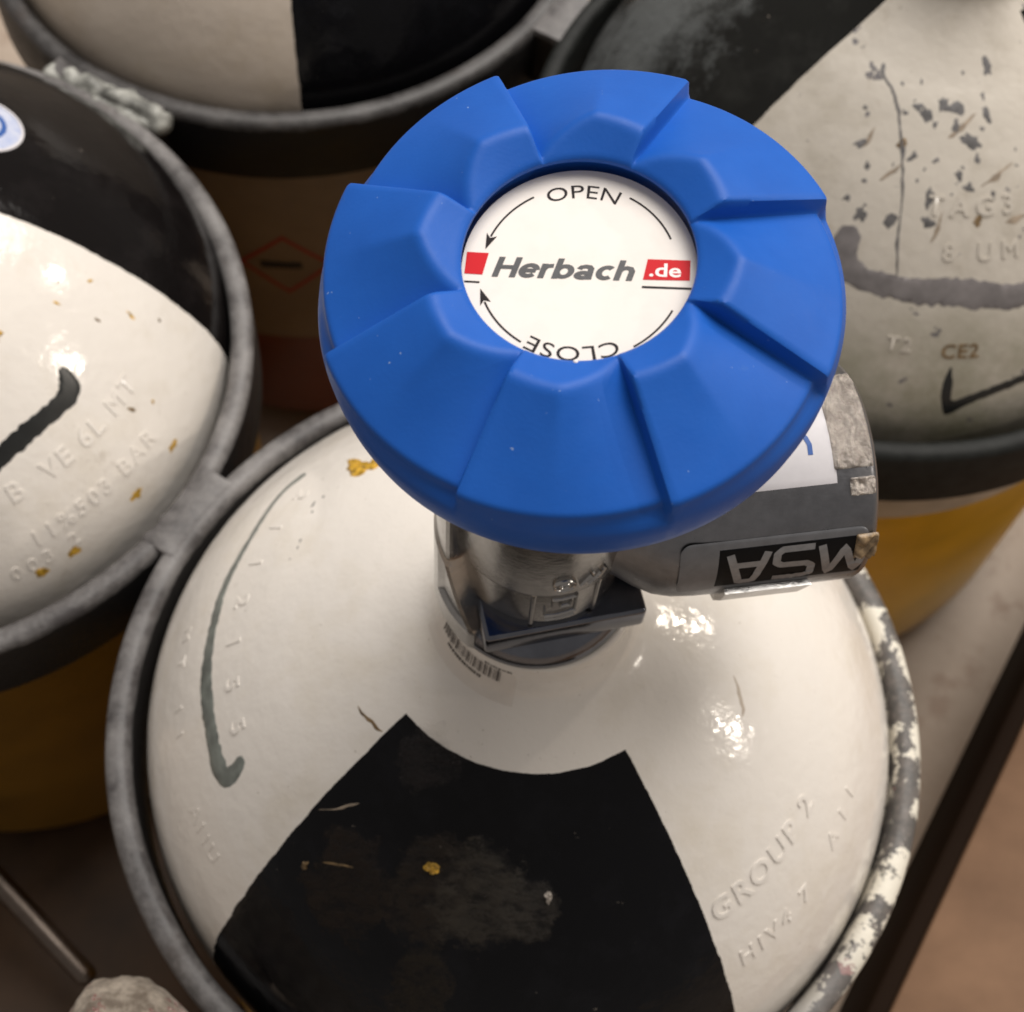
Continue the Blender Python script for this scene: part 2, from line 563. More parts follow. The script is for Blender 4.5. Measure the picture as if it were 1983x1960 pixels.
def flake(name, phi, r, size, mat, parent, s=1.0, h=0.22, seed=0, stretch=1.0, rotd=0.0, n=22, rings=4):
    """irregular chip of paint lying on the shoulder"""
    rnd = random.Random(seed)
    phi, r = moved(phi, r, s)
    if s != 1.0:
        size *= 1.35
    cx, cy = r * math.cos(R(phi)), r * math.sin(R(phi))
    verts = [on_dome(math.atan2(cy, cx), math.hypot(cx, cy), h, s)]
    outl = [max(0.25, 0.9 + 0.75 * noise.noise(Vector((1.3 * math.cos(2 * PI * i / n), 1.3 * math.sin(2 * PI * i / n), seed * 3.7))) + 0.22 * (rnd.random() - 0.5)) for i in range(n)]
    for k in range(1, rings + 1):
        for i in range(n):
            a = 2 * PI * i / n
            q = size * outl[i] * k / rings
            x, y = q * math.cos(a) * stretch, q * math.sin(a)
            c, sn = math.cos(R(rotd)), math.sin(R(rotd))
            x, y = cx + c * x - sn * y, cy + sn * x + c * y
            hh = (h * (0.5 + 0.9 * rnd.random()) if k < rings else -0.05)
            verts.append(on_dome(math.atan2(y, x), math.hypot(x, y), hh, s))
    faces = [(0, 1 + i, 1 + (i + 1) % n) for i in range(n)]
    for k in range(rings - 1):
        for i in range(n):
            a, b = 1 + k * n + i, 1 + k * n + (i + 1) % n
            faces.append((a, a + n, b + n, b))
    return mesh(name, verts, faces, mat, parent, True, 35, recalc=True)


def text_mesh(body, size, bold=0.0, shear=0.0, extrude=0.0, bevel=0.0, space=1.0, center=True, res=4):
    """text as raw verts / faces in mm (x right, y up, baseline 0)"""
    c = bpy.data.curves.new('t', 'FONT')
    c.body = body
    c.size = size
    c.offset = bold
    c.shear = shear
    c.extrude = extrude
    c.bevel_depth = bevel
    c.bevel_resolution = 1
    c.space_character = space
    c.resolution_u = res
    c.align_x = 'CENTER' if center else 'LEFT'
    o = bpy.data.objects.new('t', c)
    sc.collection.objects.link(o)
    dg = bpy.context.evaluated_depsgraph_get()
    me = bpy.data.meshes.new_from_object(o.evaluated_get(dg))
    V = [tuple(v.co) for v in me.vertices]
    F = [tuple(p.vertices) for p in me.polygons]
    bpy.data.objects.remove(o)
    bpy.data.curves.remove(c)
    bpy.data.meshes.remove(me)
    return V, F


def stamp(name, body, size, phi, r, mat, parent, s=1.0, rise=0.16, space=1.0, tilt=0.0, up=1, bold=0.0):
    """stamped characters curving round the shoulder, tops towards the neck"""
    phi, r = moved(phi, r, s)
    V, F = text_mesh(body, size, bold, 0, 0.5, 0.018 * size, space)
    z0, nr, nz = dome_z(r, s)
    out = []
    for (x, y, z) in V:
        y -= size * 0.35
        ph = R(phi) + up * x / r + tilt * y / r
        rr = r - up * y * nz
        hgt = rise if z > 0 else -0.15
        out.append(on_dome(ph, rr, hgt + 0.04 * max(-1, min(1, z)), s))
    return mesh(name, out, F, mat, parent, True, 60)


GRP = 'breathing air cylinders standing in the rack'


def cylinder(label, loc, smat, bodymat, s=1.0, label_to=-24, dome=None, base=-155):
    t = thing('gas_cylinder', label, 'gas cylinder', loc, GRP)
    P = [(r * s, z * s) for r, z in smooth_prof(dome or DOME, 8)]
    lathe('shoulder', P, smat, t, 256, 45)
    RR = 71 * s
    top = -20 * s - 0.3
    if label_to < top:
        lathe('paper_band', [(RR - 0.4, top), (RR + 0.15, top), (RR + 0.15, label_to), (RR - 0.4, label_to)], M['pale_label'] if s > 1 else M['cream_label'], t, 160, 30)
        top = label_to - 0.2
    b = [(RR, top), (RR, base + 22)]
    for i in range(1, 9):
        a = i / 8 * PI / 2
        b.append((RR - 22 + 22 * math.cos(a), base + 22 - 22 * math.sin(a)))
    b.append((0.5, base))
    lathe('body', b, bodymat, t, 160, 40)
    return t


# ------------------------------------------------------------------ setting: floor, boards
FZ = -155.3
v, f = [], []
N = 24
for i in range(N + 1):
    for j in range(N + 1):
        v.append((-900 + 1800 * i / N, -700 + 2000 * j / N, FZ))
for i in range(N):
    for j in range(N):
        f.append((i * (N + 1) + j, (i + 1) * (N + 1) + j, (i + 1) * (N + 1) + j + 1, i * (N + 1) + j + 1))
fl = mesh('floor', v, f, M['floor'], None, False, recalc=False)
fl['kind'] = 'structure'


def prism(name, poly, z0, z1, mat, parent=None, bevel=0.0, auto=35, seg=2):
    bm = bmesh.new()
    vb = [bm.verts.new((x * MM, y * MM, z0 * MM)) for x, y in poly]
    vt = [bm.verts.new((x * MM, y * MM, z1 * MM)) for x, y in poly]
    n = len(poly)
    bm.faces.new(vt)
    bm.faces.new(list(reversed(vb)))
    for i in range(n):
        bm.faces.new((vb[i], vb[(i + 1) % n], vt[(i + 1) % n], vt[i]))
    bmesh.ops.recalc_face_normals(bm, faces=bm.faces)
    if bevel:
        bmesh.ops.bevel(bm, geom=list(bm.edges), offset=bevel * MM, segments=seg, profile=0.5, affect='EDGES', clamp_overlap=True)
    me = bpy.data.meshes.new(name)
    bm.to_mesh(me)
    bm.free()
    return link(name, me, mat, parent, True, auto)


def off_line(p, q, a, b):
    """quad between the lines offset a..b to the right of p->q"""
    d = Vector((q[0] - p[0], q[1] - p[1])).normalized()
    n_ = Vector((d.y, -d.x))
    P, Q = Vector(p), Vector(q)
    return [tuple(P + n_ * a), tuple(Q + n_ * a), tuple(Q + n_ * b), tuple(P + n_ * b)]


brd = thing('floor_board', 'brown board with a dark edge lying on the floor right of the front cylinder', 'board', (0, 0, 0))
p0, p1 = (21.5, -174), (191.5, 169.6)
prism('board_panel', off_line(p0, p1, 5.2, 200), FZ, -111, M['board'], brd, 1.0)
prism('edge_strip', off_line(p0, p1, 0, 5), FZ, -110, M['board_edge'], brd, 1.5)  # added dark strip, stands for the shadowed edge and gap
tb = thing('timber_plank', 'dark timber plank on the floor in the shade at lower left', 'plank', (0, 0, 0))
prism('plank_board', [(-320, 3), (-150, 3.5), (-122, 7), (-104, 15), (-90, 22), (-80, 26), (-69, 12), (-68, -10), (-66, -28), (-58, -54), (-22, -86), (-22, -170), (-320, -170)], FZ, -148, M['timber'], tb, 1.5)  # laid over the pale floor to darken this corner


def capsule(name, a, b, r, mat, parent=None, n=24, disp=0.0, r2=None):
    a, b = Vector(a), Vector(b)
    d = (b - a).normalized()
    u = d.orthogonal().normalized()
    w_ = d.cross(u)
    L = (b - a).length
    r2 = r2 or r
    prof = [(r * math.sin(t * PI / 16), -r * math.cos(t * PI / 16)) for t in range(1, 9)]
    prof += [(r + (r2 - r) * k / 8, L * k / 8) for k in range(1, 8)]
    prof += [(r2 * math.cos(t * PI / 16), L + r2 * math.sin(t * PI / 16)) for t in range(0, 8)]
    verts, faces = [], []
    for (q, h) in prof:
        for i in range(n):
            an = 2 * PI * i / n
            p = a + d * h + (u * math.cos(an) + w_ * math.sin(an)) * q
            if disp:
                p += (u * math.cos(an) + w_ * math.sin(an)) * disp * noise.noise(p * 0.35)
            verts.append(p)
    k = len(prof)
    for j in range(k - 1):
        for i in range(n):
            faces.append((j * n + i, j * n + (i + 1) % n, (j + 1) * n + (i + 1) % n, (j + 1) * n + i))
    verts += [a - d * r, b + d * r2]
    faces += [(len(verts) - 2, (i + 1) % n, i) for i in range(n)]
    faces += [(len(verts) - 1, (k - 1) * n + i, (k - 1) * n + (i + 1) % n) for i in range(n)]
    return mesh(name, verts, faces, mat, parent, True, None, recalc=True)


tu = capsule('steel_tube', (-150, 4, -104), (-98, -37, -114), 2.8, M['timber_steel'])
tu['label'] = 'thin steel tube in the dark lower left corner behind the crusted post'
tu['category'] = 'tube'

# ------------------------------------------------------------------ rack
rack = thing('cylinder_rack', 'worn grey steel rack of welded rings that holds the gas cylinders', 'rack')
RT = 0.0
rings = [((0, 0), 77, 0, 0, 'front'), ((-138.8, 71.7), 77, 0, -3.0, ''), ((-75.5, 212), 77, 0, 0, 'b'), ((71.8, 143), 80.5, 0, 0, 'g')]


def ring(cx, cy, Ro, a, b, kind):
    Ri = Ro - 4.9
    H = 19
    prof = [(Ri, -H), (Ri, -1.6), (Ri + 0.5, -0.5), (Ri + 1.6, 0), (Ro - 1.6, 0), (Ro - 0.5, -0.5), (Ro, -1.6), (Ro, -H)]
    fn = lambda t: a * math.cos(2 * t) + b * math.sin(2 * t) + 0.22 * noise.noise(Vector((cx + 3 * math.cos(t), cy + 3 * math.sin(t), 0)))
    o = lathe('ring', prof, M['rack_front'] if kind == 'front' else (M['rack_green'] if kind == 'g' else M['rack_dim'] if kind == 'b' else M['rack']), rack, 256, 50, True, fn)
    o.location = (cx * MM, cy * MM, 0)
    return o


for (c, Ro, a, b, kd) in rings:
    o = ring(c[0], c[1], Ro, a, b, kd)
    if kd == 'front':
        o['label'] = 'ring with cream paint chipped down to dark steel on its right side'
    if kd == 'g':
        o['label'] = 'dark green painted ring'


def weld(c1, r1, c2, r2, half=9, mat='rack', over=1.2, top=-0.25):
    P, Q = Vector(c1), Vector(c2)
    d = (Q - P).normalized()
    n_ = Vector((-d.y, d.x))
    poly = []
    for i in range(17):
        u = -half + 2 * half * i / 16
        j_ = over + (0.7 * noise.noise(Vector((u * 0.4, r1, c1[0]))) if over > 2 else 0)
        x = math.sqrt((r1 - j_) ** 2 - u * u)
        poly.append(tuple(P + d * x + n_ * u))
    for i in range(17):
        u = half - 2 * half * i / 16
        j_ = over + (0.7 * noise.noise(Vector((u * 0.4, r2 + 5, c1[0]))) if over > 2 else 0)
        x = math.sqrt((r2 - j_) ** 2 - u * u)
        poly.append(tuple(Q - d * x + n_ * u))
    return prism('weld_plate', poly, -18, top, M[mat], rack, 0.5)


weld((0, 0), 77, (-138.8, 71.7), 78, 10, 'rack', 2.6, 0.2)
weld((-138.8, 71.7), 77, (-75.5, 212), 77, 15, 'rack', 1.4, -0.1)
for (a_, b_, r_) in (((-118, 146.5, -1.6), (-109, 142.5, -1.4), 2.9), ((-108, 143.0, -1.6), (-99, 138.0, -1.8), 3.2), ((-126, 149.5, -2.4), (-117, 146.0, -1.8), 2.7), ((-113, 142.0, -2.2), (-102, 137.0, -2.4), 2.6)):
    a_, b_ = (a_[0] + 5.5, a_[1] - 3.0, a_[2]), (b_[0] + 5.5, b_[1] - 3.0, b_[2])
    capsule('weld_bead', a_, b_, r_ * 0.92, M['rack_pale'], rack, 24, 1.5)
weld((0, 0), 77, (71.8, 143), 80.5, 8)
weld((-75.5, 212), 77, (71.8, 143), 80.5, 8)
capsule('post', (-61, -63, -150), (-61, -64.5, 8.5), 8.6, M['crust'], rack, 40, 1.1)
pk = capsule('post_arm', (-59.5, -64.5, 9), (-32, -83, -3), 8.4, M['crust'], rack, 40, 1.1, 8)
pk['label'] = 'rounded arm end crusted with cream and pink paint'

# ------------------------------------------------------------------ the cylinders
front = cylinder('front white gas cylinder with a black paint wedge and a blue handwheel on its valve', (0.8, 0, 0),
                 M['shoulder_front'], M['yellow'])
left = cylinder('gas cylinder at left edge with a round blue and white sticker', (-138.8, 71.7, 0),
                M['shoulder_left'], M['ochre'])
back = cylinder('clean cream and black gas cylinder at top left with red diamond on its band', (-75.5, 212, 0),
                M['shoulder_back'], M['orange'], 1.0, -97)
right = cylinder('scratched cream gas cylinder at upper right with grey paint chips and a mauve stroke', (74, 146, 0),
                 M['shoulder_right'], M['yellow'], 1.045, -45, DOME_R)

# hazard diamond on the paper band of the back cylinder (flat print, bent round it)
def on_body(phi, z, RR, h=0.2):
    return ((RR + h) * math.cos(phi), (RR + h) * math.sin(phi), z)


def band_poly(name, pts, RR, phi0, mat, parent, h=0.35):
    out = [on_body(R(phi0) + x / RR, z, RR, h) for x, z in pts]
    return mesh(name, out, [tuple(range(len(out)))], mat, parent, False)


def diamond(phi0, zc, a, th, RR, parent):
    pts, F = [], []
    for k, q in ((0, a), (1, a - th)):
        for i in range(4):
            for s_ in range(6):
                t = s_ / 6
                c0 = [(q, 0), (0, q), (-q, 0), (0, -q)][i]
                c1 = [(0, q), (-q, 0), (0, -q), (q, 0)][i]
                x, z = c0[0] + (c1[0] - c0[0]) * t, c0[1] + (c1[1] - c0[1]) * t
                pts.append(on_body(R(phi0) + x / RR, zc + z, RR, 0.35))
    F = [(i, (i + 1) % 24, 24 + (i + 1) % 24, 24 + i) for i in range(24)]
    return mesh('hazard_diamond', pts, F, M['red_print'], parent, False)


diamond(-86, -62, 12.8, 1.7, 71, back)
band_poly('printed_bar', [(-5.5, -63.5), (-2.5, -63.5), (0, -63.5), (2.5, -63.5), (5.5, -63.5), (5.5, -60.6), (2.5, -60.6), (0, -60.6), (-2.5, -60.6), (-5.5, -60.6)], 71, -87, M['dark_print'], back)

# painted strokes
st = ribbon('marker_stroke', [(142.8, 55, 0.8), (148.9, 56, 0.5), (158.9, 55.2, 0.55), (170.4, 55.7, 0.75), (180, 55.6, 0.9), (189, 55.7, 1.15),
                              (198.2, 55.4, 1.15), (205.6, 55.4, 1.35), (207.6, 54.3, 1.7), (207.2, 52.4, 1.4), (205.8, 51.6, 0.8)], M['stroke_grey'], front)
ribbon('marker_stroke', [(-62, 58.5, 1.15), (-50, 56.6, 1.2), (-40, 55.7, 1.25), (-31, 55.6, 1.2), (-27.2, 55.4, 1.5), (-25.6, 54.0, 1.6), (-25.3, 52.5, 1.3)],
       M['stroke_black'], left)
ribbon('marker_stroke', [(-107.4, 48.6, 2.3), (-106.6, 51, 2.4), (-104.4, 54.0, 2.0), (-99, 55.2, 1.5), (-89.6, 55.7, 1.7), (-82, 55.8, 1.9), (-76, 56.6, 1.8), (-67, 57.8, 1.6), (-55, 58, 1.6)],
       M['stroke_mauve'], right, 1.045)
ribbon('black_bracket', [(-80.2, 65.4, 0.5), (-80.4, 66.6, 0.9), (-80.0, 68.6, 1.0), (-79.0, 69.6, 0.6), (-76, 69.2, 0.45), (-70, 68.6, 0.45), (-60, 68.5, 0.45)],
       M['stroke_black'], right, 1.045)
ribbon('scratch', [(-119.5, 23.0, 0.45), (-116.5, 25.0, 0.3), (-111, 26.4, 0.22), (-106.6, 28.6, 0.3), (-103, 32, 0.2), (-100.4, 35.2, 0.38), (-98.6, 38.6, 0.22), (-97.1, 42.0, 0.22), (-96.2, 45.6, 0.16), (-95.6, 49.2, 0.25), (-93.9, 54.0, 0.15)],
       M['chip_grey'], right, 1.045, 0.06, 1.4, 0.4)
for k, (a, r, w_, rot_) in enumerate([(-94.6, 29.5, 1.7, 20), (-98.2, 28.2, 1.1, 60), (-84, 28, 2.0, 70), (-83.5, 31, 1.3, 10), (-78.5, 33.5, 2.2, 80), (-72, 29.5, 1.5, 30),
                                      (-117, 31, 0.6, 50), (-113, 36.5, 1.2, 100), (-108.5, 39.5, 0.9, 10), (-110.2, 45, 0.9, 80), (-90, 42.5, 1.5, 0), (-89.3, 46, 1.3, 85), (-67, 22, 1.4, 30),
                                      (-82, 39, 1.2, 30), (-76.5, 36.5, 0.9, 10), (-72.5, 42.5, 0.8, 0), (-99.5, 24, 0.5, 0), (-80, 22, 0.5, 0)]):
    flake('bare_patch', a, r, w_, M['chip_grey'], right, 1.045, 0.05, 40 + k, 0.6, rot_, 20, 2)
rnd = random.Random(5)
for k in range(26):
    a, r = rnd.uniform(-108, -62), rnd.uniform(24, 47)
    flake('bare_patch', a, r, rnd.choice([0.3, 0.4, 0.5, 0.7, 1.2]), M['chip_grey'], right, 1.045, 0.05, 140 + k, rnd.uniform(0.4, 1.0), rnd.uniform(0, 180), 20, 2)
for (a, r, L_, d_) in ((-104, 41, 5, 30), (-86, 33, 7, 42), (-76, 41, 8, 38), (-112, 37, 4, 55), (-88, 49, 5, 70), (-70, 47, 6, 25)):
    x_, y_ = r * math.cos(R(a)), r * math.sin(R(a))
    P_ = [(x_ + t_ * L_ * math.cos(R(d_)) + 0.3 * math.sin(5 * t_), y_ + t_ * L_ * math.sin(R(d_))) for t_ in (0, 0.35, 0.7, 1)]
    ribbon('scrape', [(math.degrees(math.atan2(y, x)), math.hypot(x, y), w_) for (x, y), w_ in zip(P_, (0.15, 0.45, 0.3, 0.1))], M['scrape'], right, 1.045, 0.035, 1.2, 0.4)
for k, (a, r) in enumerate([(-101.0, 34.6), (-77, 46)]):
    flake('rust_mark', a, r, 0.7, M['rust'], right, 1.045, 0.05, 70 + k, 1.6, 40)

# stamped characters
E_ = M['emboss_white']
stamp('stamped_text', 'GROUP 2', 5.6, -37.0, 52.4, E_, front, space=1.18, rise=0.22)
stamp('stamped_text', 'HIV4 7', 4.6, -41.5, 60.2, E_, front, space=1.35, rise=0.18)
stamp('stamped_text', 'A 1 1', 4.4, -20, 59.5, E_, front, space=1.2, rise=0.14)
stamp('stamped_text', '2 1 1 2 1 5 5', 5.0, 174.5, 50.6, E_, front, space=1.75, rise=0.15)
stamp('stamped_text', 'MT 11', 3.6, 186, 61.5, E_, front, space=2.6, rise=0.09)
stamp('stamped_text', 'A11U', 4.2, 212, 61.8, E_, front, space=1.1, rise=0.07)
stamp('stamped_text', 'B  VE 6L MT', 5.4, -32.5, 60.6, E_, left, space=1.2, rise=0.16)
stamp('stamped_text', '11%503 BAR', 4.8, -35, 66.3, E_, left, space=1.3, rise=0.14)
stamp('stamped_text', '003 2', 4.2, -48, 68.4, E_, left, space=1.6, rise=0.12)
ER = M['emboss_right']
stamp('stamped_text', 'TAG3', 5.4, -78.5, 43.8, ER, right, 1.045, space=1.5, rise=0.22)
stamp('stamped_text', '8 UM', 5.0, -76, 50.6, ER, right, 1.045, space=1.6, rise=0.2)
stamp('stamped_text', 'T2', 4.4, -90.6, 62.5, ER, right, 1.045, space=1.2, rise=0.2)
q = stamp('stamped_text', 'CE2', 4.4, -79, 63.5, M['rust'], right, 1.045, space=1.1, rise=0.1)

# chips, flecks and scratches on the front shoulder
flake('yellow_paint_chip', 137.1, 45.2, 2.6, M['yellow_chip'], front, 1, 0.35, 3, 1.3, -35)
flake('yellow_paint_chip', 134.4, 42.6, 1.4, M['yellow_chip'], front, 1, 0.3, 5, 1.4, 30)
flake('yellow_paint_chip', -107.3, 42.1, 0.9, M['yellow_chip'], front, 1, 0.35, 9, 1.5, -20)
flake('yellow_paint_chip', -130.1, 51.5, 0.6, M['rust'], front, 1, 0.35, 10, 1.0, 50)
flake('white_paint_chip', -82.1, 42.9, 1.0, M['white_chip'], front, 1, 0.45, 12, 0.7, 0)
flake('white_paint_chip', -96.5, 60.5, 0.45, M['yellow_chip'], front, 1, 0.3, 14, 1, 0)
ribbon('scratch', [(-147.6, 31.7, 0.08), (-144.5, 31.6, 0.2), (-141, 31.1, 0.28), (-138.6, 31.0, 0.22), (-136.6, 30.6, 0.08)], M['rust'], front, 1, 0.06, 1.0, 0.3)
ribbon('scratch', [(-134.6, 44.8, 0.06), (-131.8, 42.8, 0.14), (-130.2, 41.2, 0.2), (-128.6, 40.0, 0.08)], M['scrape'], front, 1, 0.06, 1.0, 0.3)
ribbon('scratch', [(-127.5, 49.4, 0.05), (-124.8, 48.2, 0.14), (-122.0, 47.2, 0.05)], M['rust'], front, 1, 0.06, 1.0, 0.3)
ribbon('scratch', [(-9.5, 33.6, 0.1), (-12.5, 35.0, 0.26), (-15.8, 36.3, 0.32), (-18.5, 37.0, 0.16)], simple('faint_rub', (0.45, 0.38, 0.31), 0.4), front, 1, 0.04, 1.0, 0.3)
for k, (a, r, w_) in enumerate([(150.5, 46.2, 0.9), (152.5, 45.2, 0.5), (148, 45.5, 0.6), (160.5, 43.6, 0.6), (162.5, 43.4, 0.45), (165.5, 43.8, 0.35)]):
    flake('dent_mark', a, r, w_, M['chip_grey'], front, 1, 0.04, 90 + k, 0.45, a + 10, 16, 2)

# small debris on the left shoulder
flake('yellow_paint_chip', -30.5, 42.5, 1.6, M['yellow_chip'], left, 1, 0.4, 21, 1.2, 10)
for k, (a, r, w_) in enumerate([(-6, 57, 0.9), (-11.5, 53, 0.8), (-14, 47, 0.7), (-21, 62.8, 0.8), (-4.5, 50, 0.6), (-9, 46, 0.5), (-17, 64.5, 0.5), (-3, 61, 0.5)]):
    flake('yellow_fleck', a, r, w_, M['rust'] if k % 2 else M['yellow_chip'], left, 1, 0.12, 30 + k, 0.5, 60 + 20 * k, 16, 2)
for k, (a, r) in enumerate([(-19.5, 69.0), (-30, 69.1), (-44, 69.3), (-50, 69.3)]):
    flake('yellow_fleck', a, r, 0.45, M['yellow_chip'], left, 1, 0.06, 60 + k, 4.5, a + 90, 16, 2)

# round sticker on the left cylinder's black quarter
def dome_disc(name, phi, r, rad, mat, parent, h, r_in=0.0, sx=1.0):
    cx, cy = r * math.cos(R(phi)), r * math.sin(R(phi))
    z, nr, nz = dome_z(r)
    verts, faces = [], []
    n, K = 64, 8
    for k in range(K + 1):
        q = r_in + (rad - r_in) * k / K
        for i in range(n):
            a = 2 * PI * i / n
            x, y = q * math.cos(a) * nz, q * math.sin(a)
            c, s_ = math.cos(R(phi)), math.sin(R(phi))
            X, Y = cx + c * x - s_ * y, cy + s_ * x + c * y
            verts.append(on_dome(math.atan2(Y, X), math.hypot(X, Y), h if k < K else h * 0.2))
    for k in range(K):
        for i in range(n):
            faces.append((k * n + i, k * n + (i + 1) % n, (k + 1) * n + (i + 1) % n, (k + 1) * n + i))
    return mesh(name, verts, faces, mat, parent, True, None, recalc=True)


sk = dome_disc('round_sticker', 41.5, 33.6, 8.4, M['round_sticker'], left, 0.16)
dome_disc('sticker_rim', 41.5, 33.6, 8.6, M['paper'], sk, 0.22, 8.0)
dome_disc('sticker_print', 41.5, 33.6, 5.4, M['blue_ink'], sk, 0.24, 4.3)

# ------------------------------------------------------------------ valve of the front cylinder (coordinates relative to the root at x = 1)
def _(o):
    o.location = (-0.8 * MM, 0, 0)
    return o


vb = lathe('valve_body', [(11.0, 125), (12.8, 125), (13.0, 124.3), (13.0, 84.0), (12.8, 83.2), (12.2, 82.8), (12.2, 73.0), (11.5, 72.0), (11.4, 67)], M['nickel'], front, 160, 30)
vb.location = (-0.8 * MM, 0, 0)
lathe('neck_collar', [(12.2, 66.2), (13.4, 65.4), (14.4, 64), (14.9, 62.2), (14.9, 61), (14.4, 59.8), (13.0, 59.2)], M['nickel_dark'], vb, 160, 40)
# square wrench flange
sq = prism('wrench_flange', [(-6.5, -15.2), (16.6, -8.2), (9.4, 15.3), (-13.6, 8.4)], 65.9, 71.2, M['nickel_dark'], vb, 0.7, 30, 3)
# rounded shell on the left of the body: reaches the flange corner below, narrows upwards, with a sunk panel
def shell_mesh():
    zs = [60.4, 60.8, 62, 64, 65.5, 66.2, 66.5, 68, 70, 72, 74, 76, 78, 79.6, 79.9, 80.6, 80.9, 83, 86, 90, 94, 96.4, 97]
    verts, faces = [], []
    K = 44
    for z in zs:
        end = 237 if z < 66 else 237 - 25 * min(1, (z - 66) / 15)
        for i in range(K):
            a = 112 + (end - 112) * i / (K - 1)
            rr = 15.45 if z < 80.2 else 15.05
            if z in (60.4, 97):
                rr -= 0.5
            if 66.3 < z < 79.7 and 203 < a < end - 4.2:
                rr -= 0.75
            if i == K - 1:
                rr -= 0.3
            verts.append((rr * math.cos(R(a)), rr * math.sin(R(a)) + 0.3, z))
        for i in range(6):
            u = (i + 1) / 6
            rr = 15.0 - 4.5 * u
            a = end + 0.6
            verts.append((rr * math.cos(R(a)), rr * math.sin(R(a)) + 0.3, z))
        verts.append((10.5 * math.cos(R(112)), 10.5 * math.sin(R(112)), z))
    N_ = K + 7
    for k in range(len(zs) - 1):
        for i in range(N_):
            j = (i + 1) % N_
            faces.append((k * N_ + i, k * N_ + j, (k + 1) * N_ + j, (k + 1) * N_ + i))
    faces.append(tuple(range(N_)))
    faces.append(tuple((len(zs) - 1) * N_ + i for i in reversed(range(N_))))
    return mesh('side_shell', verts, faces, M['nickel'], vb, True, 28, recalc=True)


shell_mesh()
for a in (-91.5, -46.5):
    x, y = 12.2 * math.cos(R(a)), 12.2 * math.sin(R(a))
    capsule('raised_rib', (x, y, 72.5), (x * 1.01, y * 1.01, 82.6), 0.42, M['nickel'], vb, 12)


def bar_strokes(name, strokes, fn, wd, mat, parent, h=0.35):
    """raised rounded strokes drawn on a curved metal face: strokes are (u, v) polylines"""
    verts, faces = [], []
    for pl in strokes:
        P = []
        for (a, b) in zip(pl[:-1], pl[1:]):
            L = math.hypot(b[0] - a[0], b[1] - a[1])
            m_ = max(2, int(L / 0.25))
            P += [(a[0] + (b[0] - a[0]) * t / m_, a[1] + (b[1] - a[1]) * t / m_) for t in range(m_)]
        P.append(pl[-1])
        o0 = len(verts)
        prof = [(-1, -0.3), (-0.7, 0.7), (0, 1), (0.7, 0.7), (1, -0.3)]
        for i, p in enumerate(P):
            a, b = P[max(i - 1, 0)], P[min(i + 1, len(P) - 1)]
            L = math.hypot(b[0] - a[0], b[1] - a[1]) or 1
            nx, ny = -(b[1] - a[1]) / L, (b[0] - a[0]) / L
            for (u, v) in prof:
                verts.append(fn(p[0] + nx * u * wd, p[1] + ny * u * wd, v * h))
        k = 5
        for i in range(len(P) - 1):
            for q in range(k - 1):
                faces.append((o0 + i * k + q, o0 + i * k + q + 1, o0 + (i + 1) * k + q + 1, o0 + (i + 1) * k + q))
        faces.append(tuple(o0 + q for q in range(k)))
        faces.append(tuple(o0 + (len(P) - 1) * k + q for q in reversed(range(k))))
    return mesh(name, verts, faces, mat, parent, True, 60, recalc=True)


def colface(phi0, z0, RR):
    return lambda u, v, h: ((RR + h) * math.cos(R(phi0) + u / RR), (RR + h) * math.sin(R(phi0) + u / RR), z0 + v)


circ = lambda cx, cy, rx_, ry_, a0=0, a1=360, n=20: [(cx + rx_ * math.cos(R(a0 + (a1 - a0) * i / n)), cy + ry_ * math.sin(R(a0 + (a1 - a0) * i / n))) for i in range(n + 1)]
bar_strokes('raised_marks', [circ(-1.6, 0, 1.5, 1.4), circ(-1.6, 0, 0.7, 0.6), [(0.6, -0.8), (2.2, 0.9)], [(1.8, -1.2), (3.6, 0.6)], [(3.4, -0.8), (4.4, 1.2)], [(2.3, 1.2), (2.4, 1.6)]],
            colface(-67, 87.0, 13.0), 0.2, M['nickel'], vb, 0.45)
bar_strokes('raised_marks', [[(-2.0, 1.5), (-2.0, 3.8), (1.4, 3.8), (1.4, 4.4)], [(1.4, 3.8), (1.4, -0.6)], [(-0.9, 2.6), (-0.9, 1.4), (0.6, 1.4), (0.6, 2.8)], [(-2.9, -1.8), (1.6, -1.2)], [(-3.0, -0.8), (-3.0, 0.6)], [(-2.8, -2.9), (1.4, -2.4)]],
            colface(-69.5, 77.0, 12.2), 0.2, M['nickel'], vb, 0.45)

# outlet barrel
AL = R(12.85)
NB = Vector((math.cos(AL), math.sin(AL), 0))
WB = Vector((-math.sin(AL), math.cos(AL), 0))
CB = Vector((0, 0.5, 86.0))
RB = 15.57


def bpt(a, ang, h=0.0):
    t = R(ang)
    return CB + NB * a + (WB * math.cos(t) + Vector((0, 0, 1)) * math.sin(t)) * (RB + h)


prof = [(0, -9), (3, -6.8), (6, -5.6), (8.5, -4.2), (11, -2.4), (13.5, -1.0), (16, -0.35), (19, -0.1), (22, 0), (28, 0), (36, 0), (41.6, 0), (42.3, -0.35), (42.8, -1.1), (42.8, -4), (41, -4.4), (41, -15)]
verts, faces = [], []
n = 160
for (a, h) in prof:
    for i in range(n):
        verts.append(bpt(a, 360 * i / n, h))
for k in range(len(prof) - 1):
    for i in range(n):
        faces.append((k * n + i, k * n + (i + 1) % n, (k + 1) * n + (i + 1) % n, (k + 1) * n + i))
ob = mesh('outlet_barrel', verts, faces, M['barrel'], front, True, 35, recalc=True)
ob.location = (-0.8 * MM, 0, 0)


